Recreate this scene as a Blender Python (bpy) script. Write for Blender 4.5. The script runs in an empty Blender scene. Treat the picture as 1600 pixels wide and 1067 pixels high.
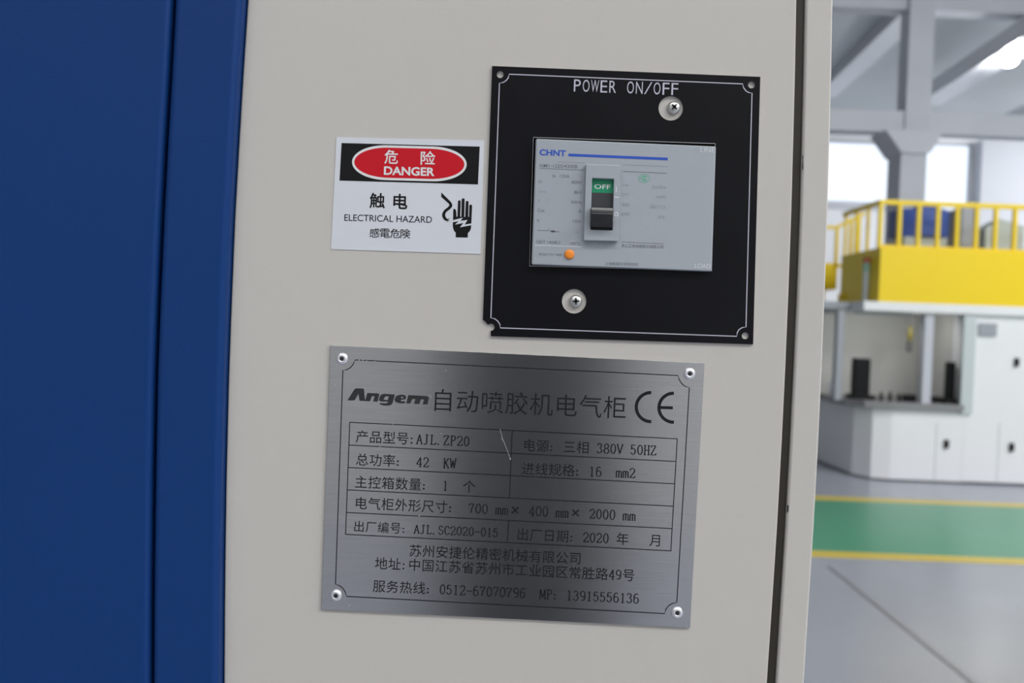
import bpy, bmesh, math, random
from mathutils import Vector
from mathutils.geometry import tessellate_polygon

scene = bpy.context.scene
COL = scene.collection

# ------------------------------------------------------------------ camera
FPX, CX, CY = 1280.0, 800.0, 533.5          # 18 mm lens on a small sensor, 1600x1067
DIST, HGT = 0.33, 1.55                      # lens to cabinet door, lens above the floor
PITCH, ROLL = math.radians(0.9), math.radians(2.18)
CAM = Vector((0.0, -DIST, HGT))
FW = Vector((0, math.cos(PITCH), -math.sin(PITCH)))
R0, U0 = Vector((1, 0, 0)), Vector((0, math.sin(PITCH), math.cos(PITCH)))
RT = R0 * math.cos(ROLL) + U0 * math.sin(ROLL)
UP = -R0 * math.sin(ROLL) + U0 * math.cos(ROLL)

cd = bpy.data.cameras.new('camera')
cam = bpy.data.objects.new('camera', cd)
COL.objects.link(cam)
scene.camera = cam
cd.sensor_fit = 'HORIZONTAL'
cd.sensor_width = 36.0
cd.lens = 36.0 * FPX / 1600.0
cd.clip_start, cd.clip_end = 0.01, 200
cd.dof.use_dof = True
cd.dof.focus_distance = DIST
cd.dof.aperture_fstop = 12.0
from mathutils import Matrix
cam.matrix_world = Matrix(((RT.x, UP.x, -FW.x, CAM.x), (RT.y, UP.y, -FW.y, CAM.y),
                           (RT.z, UP.z, -FW.z, CAM.z), (0, 0, 0, 1)))

# ------------------------------------------------------------------ world, light, exposure
scene.view_settings.view_transform = 'Standard'
scene.view_settings.look = 'None'
scene.view_settings.gamma = 1.0
scene.view_settings.use_curve_mapping = False
scene.view_settings.exposure = 0.0
w = bpy.data.worlds.new('sky')
scene.world = w
w.use_nodes = True
bg = w.node_tree.nodes['Background']
bg.inputs['Color'].default_value = (0.90, 0.95, 1.0, 1)
bg.inputs['Strength'].default_value = 1.3


def area(name, loc, rot, sx, sy, watt, col=(1, 0.99, 0.975)):
    d = bpy.data.lights.new(name, 'AREA')
    d.shape = 'RECTANGLE'
    d.size, d.size_y, d.energy, d.color = sx, sy, watt, col
    o = bpy.data.objects.new(name, d)
    o.location, o.rotation_euler = loc, rot
    COL.objects.link(o)
    return o


# ceiling lamps of the hall, plus two unseen rows added to brighten walls
area('hall_light', (7.6, -3.4, 7.6), (math.radians(28), 0, math.radians(50)), 7.0, 1.6, 620)
area('hall_light', (0.0, -3.9, 7.6), (math.radians(-22), 0, 0), 9.0, 1.0, 370)  # row added to brighten the wall behind the camera
area('hall_light', (9.0, 3.0, 7.6), (math.radians(15), 0, 0), 6.0, 2.0, 600)
area('hall_light', (17.5, 17.5, 7.0), (math.radians(20), math.radians(40), 0), 3.0, 8.0, 800)  # kept out of view, added to brighten the far wall


def P(px, py, Y=0.0):
    """the point of the upright plane y = Y seen at a pixel of the 1600x1067 frame"""
    d = FW + RT * ((px - CX) / FPX) + UP * ((CY - py) / FPX)
    return CAM + d * ((Y + DIST) / d.y)


def ground(px, py):
    d = FW + RT * ((px - CX) / FPX) + UP * ((CY - py) / FPX)
    return CAM + d * (-HGT / d.z)


# ------------------------------------------------------------------ materials
def mat(name, col, rough=0.5, metal=0.0, noise=0.0, nscale=8.0, bump=0.0, bscale=400.0, spec=0.5, emit=0.0,
        coat=0.0):
    m = bpy.data.materials.new(name)
    m.use_nodes = True
    nt = m.node_tree
    b = nt.nodes['Principled BSDF']
    b.inputs['Base Color'].default_value = (*col, 1)
    b.inputs['Roughness'].default_value = rough
    b.inputs['Metallic'].default_value = metal
    b.inputs['Specular IOR Level'].default_value = spec
    if coat:
        b.inputs['Coat Weight'].default_value = coat
        b.inputs['Coat Roughness'].default_value = 0.15
    if emit:
        b.inputs['Emission Color'].default_value = (*col, 1)
        b.inputs['Emission Strength'].default_value = emit
    tc = nt.nodes.new('ShaderNodeTexCoord')
    if noise:
        n = nt.nodes.new('ShaderNodeTexNoise')
        n.inputs['Scale'].default_value = nscale
        n.inputs['Detail'].default_value = 5
        r = nt.nodes.new('ShaderNodeValToRGB')
        lo, hi = 1 - noise, 1 + noise
        r.color_ramp.elements[0].position = 0.3
        r.color_ramp.elements[1].position = 0.7
        r.color_ramp.elements[0].color = (*[min(1, c * lo) for c in col], 1)
        r.color_ramp.elements[1].color = (*[min(1, c * hi) for c in col], 1)
        nt.links.new(tc.outputs['Object'], n.inputs['Vector'])
        nt.links.new(n.outputs['Fac'], r.inputs['Fac'])
        nt.links.new(r.outputs['Color'], b.inputs['Base Color'])
    if bump:
        n2 = nt.nodes.new('ShaderNodeTexNoise')
        n2.inputs['Scale'].default_value = bscale
        bp = nt.nodes.new('ShaderNodeBump')
        bp.inputs['Strength'].default_value = bump
        bp.inputs['Distance'].default_value = 0.0005
        nt.links.new(tc.outputs['Object'], n2.inputs['Vector'])
        nt.links.new(n2.outputs['Fac'], bp.inputs['Height'])
        nt.links.new(bp.outputs['Normal'], b.inputs['Normal'])
    return m


def brushed_metal():
    m = mat('brushed_steel', (0.46, 0.46, 0.47), 0.19, 1.0)
    nt = m.node_tree
    b = nt.nodes['Principled BSDF']
    tc = nt.nodes.new('ShaderNodeTexCoord')
    mp = nt.nodes.new('ShaderNodeMapping')
    mp.inputs['Rotation'].default_value = (0, math.radians(2.6), 0)
    mp.inputs['Scale'].default_value = (40, 1, 5200)
    n = nt.nodes.new('ShaderNodeTexNoise')
    n.inputs['Scale'].default_value = 1.0
    n.inputs['Detail'].default_value = 3
    bp = nt.nodes.new('ShaderNodeBump')
    bp.inputs['Strength'].default_value = 0.05
    bp.inputs['Distance'].default_value = 0.00015
    nt.links.new(tc.outputs['Object'], mp.inputs['Vector'])
    nt.links.new(mp.outputs['Vector'], n.inputs['Vector'])
    nt.links.new(n.outputs['Fac'], bp.inputs['Height'])
    nt.links.new(bp.outputs['Normal'], b.inputs['Normal'])
    r = nt.nodes.new('ShaderNodeValToRGB')
    r.color_ramp.elements[0].position = 0.35
    r.color_ramp.elements[1].position = 0.65
    r.color_ramp.elements[0].color = (0.47, 0.47, 0.475, 1)
    r.color_ramp.elements[1].color = (0.55, 0.55, 0.555, 1)
    nt.links.new(n.outputs['Fac'], r.inputs['Fac'])
    nt.links.new(r.outputs['Color'], b.inputs['Base Color'])
    return m


M = dict(
    beige=mat('beige_powder_coat', (0.51, 0.488, 0.455), 0.34, noise=0.012, nscale=6, bump=0.05, bscale=900, spec=0.3),
    blue=mat('blue_powder_coat', (0.0068, 0.038, 0.158), 0.30, noise=0.03, nscale=5, bump=0.10, bscale=1300, spec=0.14),
    steel=brushed_metal(),
    seal=mat('black_rubber', (0.030, 0.026, 0.018), 0.55, spec=0.3),
    black_plate=mat('black_anodised', (0.006, 0.006, 0.008), 0.36, noise=0.15, nscale=40, spec=0.13),
    cut=mat('bare_aluminium', (0.55, 0.55, 0.57), 0.35, 0.9),
    lav=mat('silver_print', (0.48, 0.47, 0.56), 0.5),
    vinyl=mat('white_vinyl', (0.61, 0.63, 0.68), 0.35, noise=0.02, nscale=30),
    ink=mat('black_ink', (0.006, 0.006, 0.007), 0.4, spec=0.2),
    red=mat('red_ink', (0.52, 0.008, 0.018), 0.4, spec=0.2),
    white_ink=mat('white_ink', (0.68, 0.68, 0.69), 0.4),
    etch=mat('dark_etching', (0.014, 0.014, 0.017), 0.7, spec=0.12),
    logo=mat('grey_etching', (0.030, 0.030, 0.032), 0.5, spec=0.2),
    scratch=mat('scratched_metal', (0.6, 0.6, 0.6), 0.35, 0.5),
    case=mat('grey_moulded_plastic', (0.35, 0.378, 0.415), 0.27, noise=0.01, nscale=60),
    emboss=mat('white_moulding', (0.72, 0.74, 0.77), 0.4),
    cblue=mat('blue_print', (0.015, 0.075, 0.44), 0.4),
    cgrey=mat('grey_print', (0.13, 0.135, 0.15), 0.5),
    cgrey2=mat('pale_grey_print', (0.24, 0.25, 0.27), 0.5),
    cgreen=mat('green_print', (0.10, 0.42, 0.27), 0.5),
    green=mat('green_indicator', (0.005, 0.25, 0.12), 0.4),
    dgrey=mat('charcoal_plastic', (0.035, 0.036, 0.042), 0.45),
    handle=mat('black_plastic', (0.014, 0.015, 0.018), 0.24, spec=0.7),
    orange=mat('orange_plastic', (0.85, 0.26, 0.02), 0.4),
    screw=mat('zinc_plated_steel', (0.62, 0.62, 0.60), 0.36, 1.0),
    dark=mat('recess_shade_and_chip', (0.01, 0.01, 0.01), 0.6),  # near black for paint chips and for shade painted in recesses
    rivet=mat('rivet_aluminium', (0.80, 0.80, 0.84), 0.38, 0.85),
    floor=mat('grey_epoxy_floor', (0.31, 0.33, 0.38), 0.25, noise=0.06, nscale=0.6),
    green_floor=mat('green_floor_paint', (0.06, 0.29, 0.165), 0.3, noise=0.05, nscale=1.2),
    yellow_line=mat('yellow_floor_paint', (0.62, 0.47, 0.05), 0.35),
    joint=mat('dark_joint', (0.21, 0.215, 0.24), 0.35),
    wall=mat('white_wall_paint', (0.86, 0.87, 0.90), 0.7, noise=0.01, nscale=1),
    back_wall=mat('grey_back_wall', (0.78, 0.78, 0.78), 0.7),
    grey_wall=mat('grey_wall_paint', (0.55, 0.57, 0.62), 0.7),
    concrete=mat('painted_concrete', (0.62, 0.63, 0.69), 0.7, noise=0.03, nscale=2),
    column=mat('grey_column_paint', (0.60, 0.61, 0.67), 0.7, noise=0.03, nscale=2),
    roof=mat('grey_roof_sheet', (0.54, 0.57, 0.595), 0.6, noise=0.03, nscale=0.8),
    rafter=mat('pale_grey_steel', (0.58, 0.60, 0.64), 0.28),
    dark_paint=mat('charcoal_paint', (0.03, 0.03, 0.036), 0.6),
    mwhite=mat('white_machine_enamel', (0.78, 0.79, 0.82), 0.35, noise=0.01, nscale=2),
    mgrey=mat('grey_machine_enamel', (0.32, 0.34, 0.38), 0.4),
    mdark=mat('worn_steel', (0.26, 0.26, 0.27), 0.45, 0.4),
    cream=mat('cream_enamel', (0.54, 0.54, 0.52), 0.5),
    yellow=mat('yellow_machine_enamel', (0.85, 0.61, 0.007), 0.4),
    mblue=mat('blue_motor_enamel', (0.025, 0.07, 0.33), 0.35),
    black=mat('matt_black', (0.006, 0.006, 0.007), 0.5, spec=0.2),
    lampred=mat('red_lamp_lens', (0.45, 0.09, 0.04), 0.3),
    lampgreen=mat('green_lamp_lens', (0.25, 0.45, 0.38), 0.3),
    pale=mat('pale_blue_grey_enamel', (0.52, 0.57, 0.60), 0.45),
    lavender=mat('pale_lavender_enamel', (0.50, 0.51, 0.58), 0.45),
    olive=mat('dull_yellow_plastic', (0.20, 0.17, 0.03), 0.5),
    cable=mat('dark_grey_plastic', (0.11, 0.11, 0.11), 0.5),
    palegreen=mat('pale_green_enamel', (0.42, 0.47, 0.45), 0.45),
    lamp=mat('lamp_glass', (1.0, 1.0, 1.0), 0.3, emit=30.0),
    glass=None,
)
gm = bpy.data.materials.new('clear_pane')
gm.use_nodes = True
_nt = gm.node_tree
_b = _nt.nodes['Principled BSDF']
_nt.nodes.remove(_b)
_t = _nt.nodes.new('ShaderNodeBsdfTransparent')
_t.inputs['Color'].default_value = (0.95, 0.97, 1, 1)
_nt.links.new(_t.outputs[0], _nt.nodes['Material Output'].inputs['Surface'])
M['glass'] = gm

# ------------------------------------------------------------------ object helpers
BASE = {}


def root(name, loc, label, cat, group=None):
    o = bpy.data.objects.new(name, None)
    o.empty_display_size = 0.02
    COL.objects.link(o)
    o.location = loc
    BASE[o.name] = Vector(loc)
    o['label'], o['category'] = label, cat
    if group:
        o['group'] = group
    return o


def tag(o, label, cat, group=None):
    o['label'], o['category'] = label, cat
    if group:
        o['group'] = group
    return o


def link(name, verts, faces, material, parent=None, bevel=0.0, smooth=False, seg=3, mats=None, fmat=None, kind=None):
    me = bpy.data.meshes.new(name)
    base = BASE.get(parent.name, Vector((0, 0, 0))) if parent else Vector((0, 0, 0))
    if parent is None and kind is None and verts:       # a one-mesh thing gets its origin at its base
        xs, ys, zs = zip(*[tuple(v) for v in verts])
        base = Vector(((min(xs) + max(xs)) / 2, (min(ys) + max(ys)) / 2, min(zs)))
    me.from_pydata([tuple(Vector(v) - base) for v in verts], [], faces)
    bm = bmesh.new()
    bm.from_mesh(me)
    bmesh.ops.remove_doubles(bm, verts=bm.verts, dist=1e-7)
    bmesh.ops.recalc_face_normals(bm, faces=bm.faces)
    bm.to_mesh(me)
    bm.free()
    me.materials.append(material)
    if mats:
        for x in mats:
            me.materials.append(x)
    o = bpy.data.objects.new(name, me)
    COL.objects.link(o)
    if parent:
        o.parent = parent
        BASE[o.name] = base
    else:
        o.location = base
        BASE[o.name] = base
    if fmat:
        for p in me.polygons:
            p.material_index = fmat(p)
    if smooth:
        for p in me.polygons:
            p.use_smooth = True
    if bevel:
        b = o.modifiers.new('edge', 'BEVEL')
        b.width, b.segments, b.limit_method, b.angle_limit = bevel, seg, 'ANGLE', math.radians(35)
        for p in me.polygons:
            p.use_smooth = True
        b.harden_normals = True
    if kind:
        o['kind'] = kind
    return o


class G:
    """collects geometry in world coordinates, linked as one mesh"""

    def __init__(s):
        s.v, s.f = [], []

    def add(s, vs, fs):
        n = len(s.v)
        s.v += [Vector(x) for x in vs]
        s.f += [[i + n for i in f] for f in fs]
        return s

    def box(s, x0, x1, y0, y1, z0, z1):
        vs = [(x, y, z) for z in (z0, z1) for y in (y0, y1) for x in (x0, x1)]
        return s.add(vs, [(0, 2, 3, 1), (4, 5, 7, 6), (0, 1, 5, 4), (2, 6, 7, 3), (0, 4, 6, 2), (1, 3, 7, 5)])

    def prism(s, loops, Yf, Yb, px=True):
        """upright slab: outline (and holes) given as pixels on the plane y = Yf, or as (x, z)"""
        L = [[P(a, b, Yf) if px else Vector((a, Yf, b)) for a, b in lp] for lp in loops]
        tri = tessellate_polygon([[Vector((v.x, v.z, 0)) for v in lp] for lp in L])
        flat = [v for lp in L for v in lp]
        n = len(flat)
        vs = flat + [Vector((v.x, Yb, v.z)) for v in flat]
        fs = [list(t) for t in tri] + [[i + n for i in reversed(t)] for t in tri]
        k = 0
        for lp in L:
            m = len(lp)
            for i in range(m):
                a, b = k + i, k + (i + 1) % m
                fs.append([a, b, b + n, a + n])
            k += m
        return s.add(vs, fs)

    def flat(s, loops, Y):
        L = [[P(a, b, Y) for a, b in lp] for lp in loops]
        tri = tessellate_polygon([[Vector((v.x, v.z, 0)) for v in lp] for lp in L])
        return s.add([v for lp in L for v in lp], [list(t) for t in tri])

    def line(s, pts, wpx, Y, closed=False):
        """a printed line: a ribbon of even width through pixels"""
        q = [Vector(p) for p in pts]
        n = len(q)
        le, ri = [], []
        for i in range(n):
            if closed:
                a, b = q[i - 1], q[(i + 1) % n]
            else:
                a, b = q[max(i - 1, 0)], q[min(i + 1, n - 1)]
            d = (b - a).normalized()
            nn = Vector((-d.y, d.x)) * wpx / 2
            le.append(q[i] + nn)
            ri.append(q[i] - nn)
        vs = [P(p.x, p.y, Y) for p in le + ri]
        fs = [[i, (i + 1) % n, n + (i + 1) % n, n + i] for i in range(n if closed else n - 1)]
        return s.add(vs, fs)

    def lathe(s, prof, c, seg=32):
        """turned part: (radius, height towards the viewer) about the y axis through c"""
        vs, fs = [], []
        for r, h in prof:
            for k in range(seg):
                a = 2 * math.pi * k / seg
                vs.append((c[0] + r * math.cos(a), c[1] - h, c[2] + r * math.sin(a)))
        for i in range(len(prof) - 1):
            for k in range(seg):
                a, b = i * seg + k, i * seg + (k + 1) % seg
                fs.append([a, b, b + seg, a + seg])
        fs.append([k for k in range(seg)])
        fs.append([(len(prof) - 1) * seg + k for k in reversed(range(seg))])
        return s.add(vs, fs)

    def vlathe(s, prof, c, seg=20):
        vs, fs = [], []
        for r, h in prof:
            for k in range(seg):
                a = 2 * math.pi * k / seg
                vs.append((c[0] + r * math.cos(a), c[1] + r * math.sin(a), c[2] + h))
        for i in range(len(prof) - 1):
            for k in range(seg):
                a, b = i * seg + k, i * seg + (k + 1) % seg
                fs.append([a, b, b + seg, a + seg])
        fs.append([k for k in range(seg)])
        fs.append([(len(prof) - 1) * seg + k for k in reversed(range(seg))])
        return s.add(vs, fs)

    def bar(s, a, b, t, u=None):
        """square bar between two points"""
        a, b = Vector(a), Vector(b)
        d = (b - a).normalized()
        side = d.cross(Vector((0, 0, 1)))
        if side.length < 1e-3:
            side = Vector((1, 0, 0))
        side.normalize()
        top = side.cross(d).normalized()
        hs, ht = side * t / 2, top * (u or t) / 2
        vs = [p + i * hs + j * ht for p in (a, b) for i, j in ((-1, -1), (1, -1), (1, 1), (-1, 1))]
        return s.add(vs, [(0, 1, 2, 3), (7, 6, 5, 4), (0, 4, 5, 1), (1, 5, 6, 2), (2, 6, 7, 3), (3, 7, 4, 0)])

    def extr(s, plan, z0, z1):
        """upright prism over a plan outline"""
        n = len(plan)
        vs = [(x, y, z0) for x, y in plan] + [(x, y, z1) for x, y in plan]
        fs = [list(range(n)), list(range(2 * n - 1, n - 1, -1))]
        fs += [[i, (i + 1) % n, n + (i + 1) % n, n + i] for i in range(n)]
        return s.add(vs, fs)

    def build(s, name, material, parent=None, **k):
        return link(name, s.v, s.f, material, parent, **k)


def arc(cx, cy, rx, ry, a0, a1, n=10):
    return [(cx + rx * math.cos(math.radians(a0 + (a1 - a0) * i / n)),
             cy + ry * math.sin(math.radians(a0 + (a1 - a0) * i / n))) for i in range(n + 1)]


def wrange(px0, py0, px1, py1, Y):
    xm, ym = (px0 + px1) / 2, (py0 + py1) / 2
    return P(px0, ym, Y).x, P(px1, ym, Y).x, P(xm, py1, Y).z, P(xm, py0, Y).z


def wbox(g, px0, py0, px1, py1, Y0, Y1):
    x0, x1, z0, z1 = wrange(px0, py0, px1, py1, Y0)
    return g.box(x0, x1, Y0, Y1, z0, z1)


# ------------------------------------------------------------------ lettering
_cache = {}


def glyph(text, off=0.0):
    """outline of a short text as triangles in font units, with its bounds"""
    key = (text, off)
    if key not in _cache:
        c = bpy.data.curves.new('t', 'FONT')
        c.body = text
        c.offset = off
        c.resolution_u = 4
        o = bpy.data.objects.new('t', c)
        COL.objects.link(o)
        dg = bpy.context.evaluated_depsgraph_get()
        me = bpy.data.meshes.new_from_object(o.evaluated_get(dg))
        vs = [(v.co.x, v.co.y) for v in me.vertices]
        fs = [list(p.vertices) for p in me.polygons]
        bpy.data.objects.remove(o)
        bpy.data.curves.remove(c)
        bpy.data.meshes.remove(me)
        xs, ys = [v[0] for v in vs] or [0], [v[1] for v in vs] or [0]
        _cache[key] = (vs, fs, min(xs), max(xs), min(ys), max(ys))
    return _cache[key]


def fit(g, text, x0, y0, x1, y1, h, Y, off=0.0, slant=0.0):
    """text whose bounds run from bottom left (x0, y0) to bottom right (x1, y1), h pixels tall"""
    vs, fs, a, b, c, d = glyph(text, off)
    if not vs:
        return
    ux, uy = (x1 - x0), (y1 - y0)
    L = math.hypot(ux, uy)
    nx, ny = uy / L, -ux / L
    out = []
    for x, y in vs:
        t, q = (x - a) / (b - a), (y - c) / max(d - c, 1e-6)
        px = x0 + ux * t + nx * h * q + slant * h * q
        py = y0 + uy * t + ny * h * q
        out.append(P(px, py, Y))
    g.add(out, fs)


EL = lambda cx, cy, rx, ry, a0, a1, n=12: arc(cx, cy, rx, ry, a0, a1, n)
SER = {  # narrow serif characters on a unit cell, as pen strokes
    '0': [EL(.5, .5, .33, .49, 0, 360, 20)],
    '1': [[(.28, .86), (.5, .98), (.5, 0)], [(.27, .01), (.73, .01)]],
    '2': [EL(.48, .72, .32, .27, 175, -25) + [(.16, .04)], [(.14, .03), (.84, .03), (.87, .2)]],
    '3': [EL(.46, .76, .28, .23, 165, -80), EL(.46, .27, .34, .26, 88, -165)],
    '4': [[(.66, 0), (.66, .98), (.12, .28), (.9, .28)], [(.48, .01), (.84, .01)]],
    '5': [[(.8, .97), (.25, .97), (.21, .52)], EL(.46, .32, .33, .31, 140, -160)],
    '6': [[(.74, .9)] + EL(.52, .5, .36, .48, 70, 180), EL(.5, .3, .33, .3, 0, 360, 18)],
    '7': [[(.14, .8), (.17, .96), (.84, .96), (.5, .45), (.43, 0)]],
    '8': [EL(.5, .75, .27, .23, 0, 360, 16), EL(.5, .26, .33, .26, 0, 360, 16)],
    '9': [EL(.5, .7, .33, .29, 0, 360, 18), [(.26, .08)] + EL(.48, .5, .36, .48, -70, 0)],
    'A': [[(.14, .01), (.5, .98), (.86, .01)], [(.28, .36), (.72, .36)], [(.02, .01), (.28, .01)], [(.72, .01), (.98, .01)]],
    'J': [[(.58, .97), (.58, .2)] + EL(.36, .2, .22, .2, 0, -150), [(.36, .98), (.84, .98)]],
    'L': [[(.32, .97), (.32, .02)], [(.12, .98), (.52, .98)], [(.14, .02), (.88, .02), (.9, .2)]],
    'Z': [[(.14, .8), (.16, .97), (.82, .97), (.14, .03), (.84, .03), (.88, .2)]],
    'P': [[(.26, 0), (.26, .98)], [(.1, .98), (.5, .98)] + EL(.52, .74, .3, .24, 90, -90) + [(.26, .5)], [(.1, .01), (.44, .01)]],
    'K': [[(.24, 0), (.24, .98)], [(.8, .97), (.27, .42)], [(.42, .56), (.84, .02)], [(.08, .01), (.4, .01)], [(.08, .98), (.4, .98)], [(.66, .98), (.94, .98)], [(.7, .01), (.96, .01)]],
    'W': [[(.1, .97), (.3, .02), (.5, .8), (.7, .02), (.9, .97)], [(0, .98), (.22, .98)], [(.78, .98), (1, .98)]],
    'V': [[(.12, .97), (.5, .02), (.88, .97)], [(0, .98), (.26, .98)], [(.74, .98), (1, .98)]],
    'H': [[(.22, 0), (.22, .98)], [(.78, 0), (.78, .98)], [(.22, .5), (.78, .5)], [(.06, .01), (.38, .01)], [(.06, .98), (.38, .98)], [(.62, .01), (.94, .01)], [(.62, .98), (.94, .98)]],
    'S': [[(.82, .8)] + EL(.5, .75, .29, .23, 30, 255) + EL(.5, .27, .33, .26, 80, -150) + [(.15, .22)]],
    'C': [[(.86, .74)] + EL(.54, .5, .38, .48, 50, 310) + [(.88, .24)]],
    'M': [[(.14, 0), (.16, .98), (.5, .1), (.84, .98), (.86, 0)], [(0, .01), (.28, .01)], [(.72, .01), (1, .01)]],
    'm': [[(.14, 0), (.14, .64)], [(.5, 0), (.5, .5)] + EL(.32, .5, .18, .15, 0, 170, 6), [(.86, 0), (.86, .5)] + EL(.68, .5, .18, .15, 0, 170, 6), [(.02, .01), (.26, .01)], [(.4, .01), (.6, .01)], [(.76, .01), (.98, .01)]],
    '-': [[(.08, .46), (.92, .46)]],
    '.': [EL(.3, .05, .05, .04, 0, 360, 8)],
    ':': [EL(.35, .1, .06, .05, 0, 360, 8), EL(.35, .55, .06, .05, 0, 360, 8)],
    '：': [EL(.3, .1, .06, .05, 0, 360, 8), EL(.3, .5, .06, .05, 0, 360, 8)],
}


def pen(g, stroke, tv, th, put):
    """a stroke drawn with a broad pen: thick uprights, thin level strokes"""
    n = len(stroke)
    for i in range(1, n - 1):                      # lift the pen at a sharp corner
        u, v = Vector(stroke[i]) - Vector(stroke[i - 1]), Vector(stroke[i + 1]) - Vector(stroke[i])
        if u.length > 1e-6 and v.length > 1e-6 and u.normalized().dot(v.normalized()) < .45:
            pen(g, stroke[:i + 1], tv, th, put)
            pen(g, stroke[i:], tv, th, put)
            return
    le, ri = [], []
    for i in range(n):
        a, b = stroke[max(i - 1, 0)], stroke[min(i + 1, n - 1)]
        if n > 2 and stroke[0] == stroke[-1] and i in (0, n - 1):
            a, b = stroke[-2], stroke[1]
        dx, dy = (b[0] - a[0]), (b[1] - a[1])
        l = math.hypot(dx, dy) or 1
        nx, ny = -dy / l, dx / l
        k = math.sqrt((tv * nx) ** 2 + (th * ny) ** 2) or 1
        ox, oy = tv * tv * nx / k / 2, th * th * ny / k / 2
        le.append((stroke[i][0] + ox, stroke[i][1] + oy))
        ri.append((stroke[i][0] - ox, stroke[i][1] - oy))
    g.add([put(*p) for p in le + ri], [[i, i + 1, n + i + 1, n + i] for i in range(n - 1)])


def cells(g, text, x0, y0, x1, y1, Y, off=-0.012, cap=0.72, tv=.15, th=.085):
    """a line of mixed writing on a fixed grid; (x0, y0) to (x1, y1) is its middle line"""
    wide = lambda ch: 2 if ord(ch) > 0x2000 or ch == '×' else 1
    total = sum(wide(c) for c in text)
    L = math.hypot(x1 - x0, y1 - y0)
    ux, uy = (x1 - x0) / L, (y1 - y0) / L
    nx, ny = uy, -ux
    u = L / total
    pos = 0.0
    for ch in text:
        wd = wide(ch)
        if ch != ' ':
            if ch in SER:
                hh = 2 * u * cap

                def put(a, b, pos=pos):
                    s, q = pos * u + a * u, -hh / 2 - u * 0.03 + b * hh
                    return P(x0 + ux * s + nx * q, y0 + uy * s + ny * q, Y)
                for st in SER[ch]:
                    pen(g, st, tv, th * .72, put)
            else:
                vs, fs, a, b, c, d = glyph(ch, off)
                sc = 2 * u * 0.98
                if ch == '×':
                    mx, my, sc = (a + b) / 2, (c + d) / 2, 2 * u * 1.25
                else:
                    mx, my = 0.5, 0.38
                out = []
                for x, y in vs:
                    s, q = pos * u + wd * u / 2 + (x - mx) * sc, (y - my) * sc
                    out.append(P(x0 + ux * s + nx * q, y0 + uy * s + ny * q, Y))
                g.add(out, fs)
        pos += wd


# ================================================================== THE HALL
def struct(name, g, m, **k):
    return g.build(name, m, kind='structure', **k)


CEIL = 8.2
struct('floor', G().box(-12, 22, -9, 27, -0.1, 0), M['floor'])
struct('ceiling', G().box(-12, 22, -9, 27, CEIL, CEIL + 0.2), M['roof'])
struct('wall_left', G().box(-12.2, -12, -9, 27, 0, CEIL), M['back_wall'])
struct('wall_right', G().prism([[(-9, 0), (27, 0), (27, CEIL), (-9, CEIL)], [(-7, 1.2), (25, 1.2), (25, 6.5), (-7, 6.5)]], 22, 22.2, px=False), M['wall'])
o = bpy.data.objects['wall_right']            # the slab above is laid out along y: turn it
for v in o.data.vertices:
    x, y, z = v.co
    v.co = (y, x, z)
o.data.flip_normals()
# wall behind the camera, and an added dark board whose reflection stands for the photographer
struct('wall_back', G().box(-12, 22, -6.2, -6.0, 0, CEIL), M['back_wall'])
struct('photographer_stand_in', G().box(-0.23, 0.37, -2.5, -2.2, 0, 2.6), M['dark_paint'], bevel=.02)

YW = 24.0
hole = lambda a, b, c, d: (lambda x0, x1, z0, z1: [(x0, z0), (x1, z0), (x1, z1), (x0, z1)])(*wrange(a, b, c, d, YW))
wins = [(1225, 218, 1402, 318), (1440, 222, 1519, 330), (1120, 216, 1200, 316)]
struct('wall_front', G().prism([[(-12, 0), (22, 0), (22, CEIL), (-12, CEIL)]] + [hole(*q) for q in wins], YW, YW + 0.25, px=False), M['wall'])
for k, q in enumerate(wins):
    x0, x1, z0, z1 = wrange(*q, YW)
    wf = struct('window_%d' % (k + 1), G().prism([[(x0, z0), (x1, z0), (x1, z1), (x0, z1)], [(x0 + .08, z0 + .08), (x1 - .08, z0 + .08), (x1 - .08, z1 - .08), (x0 + .08, z1 - .08)]], YW + .02, YW + .14, px=False), M['rafter'])
    G().box(x0 + .08, x1 - .08, YW + .07, YW + .08, z0 + .08, z1 - .08).build('window_pane', M['glass'], wf)
    G().box(x0 - .1, x1 + .1, YW - .12, YW, z0 - .14, z0).build('window_sill', M['concrete'], wf)
# the grey side room on the right of the far wall
x0, x1, z0, z1 = wrange(1531, 222, 1760, 420, 23.6)
struct('wall_side', G().box(x0, x1, 23.6, 23.95, 0, z1), M['grey_wall'])

# column, corbel and crane beam
YC = 14.0
x0, x1, z0, z1 = wrange(1412, 200, 1452, 400, YC)
g = G().box(x0 - .12, x1 - .12, YC - .1, YC + .4, 0, P(1430, 205, YC).z)
struct('column_1', g, M['column'])
xa, xb, zb, zt = wrange(1421, -60, 1460, 165, YC)
struct('column_2', G().box(xa, xb, YC, YC + .35, P(1440, 205, YC).z, CEIL), M['column'])
struct('trim_1', G().prism([[(1384, 202), (1474, 206), (1456, 236), (1450, 240), (1409, 238), (1402, 228)]], YC - .16, YC + .46), M['concrete'])
_, _, zb, zt = wrange(1300, 170, 1422, 204, YC)
struct('beam_1', G().box(-12, 22, YC + .05, YC + .33, zb, zt), M['concrete'])
struct('beam_2', G().box(-12, 22, YC + .1, YC + .4, P(1450, 12, YC).z, P(1450, -60, YC).z), M['concrete'])


def rafter(name, a, b, w_, h_):
    return struct(name, G().bar(a, b, w_, h_), M['rafter'])


rafter('beam_3', P(1446, -8, 15.0), P(1290, 142, 21.5), .5, .35)
rafter('beam_4', P(1660, 20, 13.0), P(1452, 152, 19.5), .55, .35)
rafter('beam_5', P(1720, 130, 17.0), P(1560, 200, 21.5), .5, .35)

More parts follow.
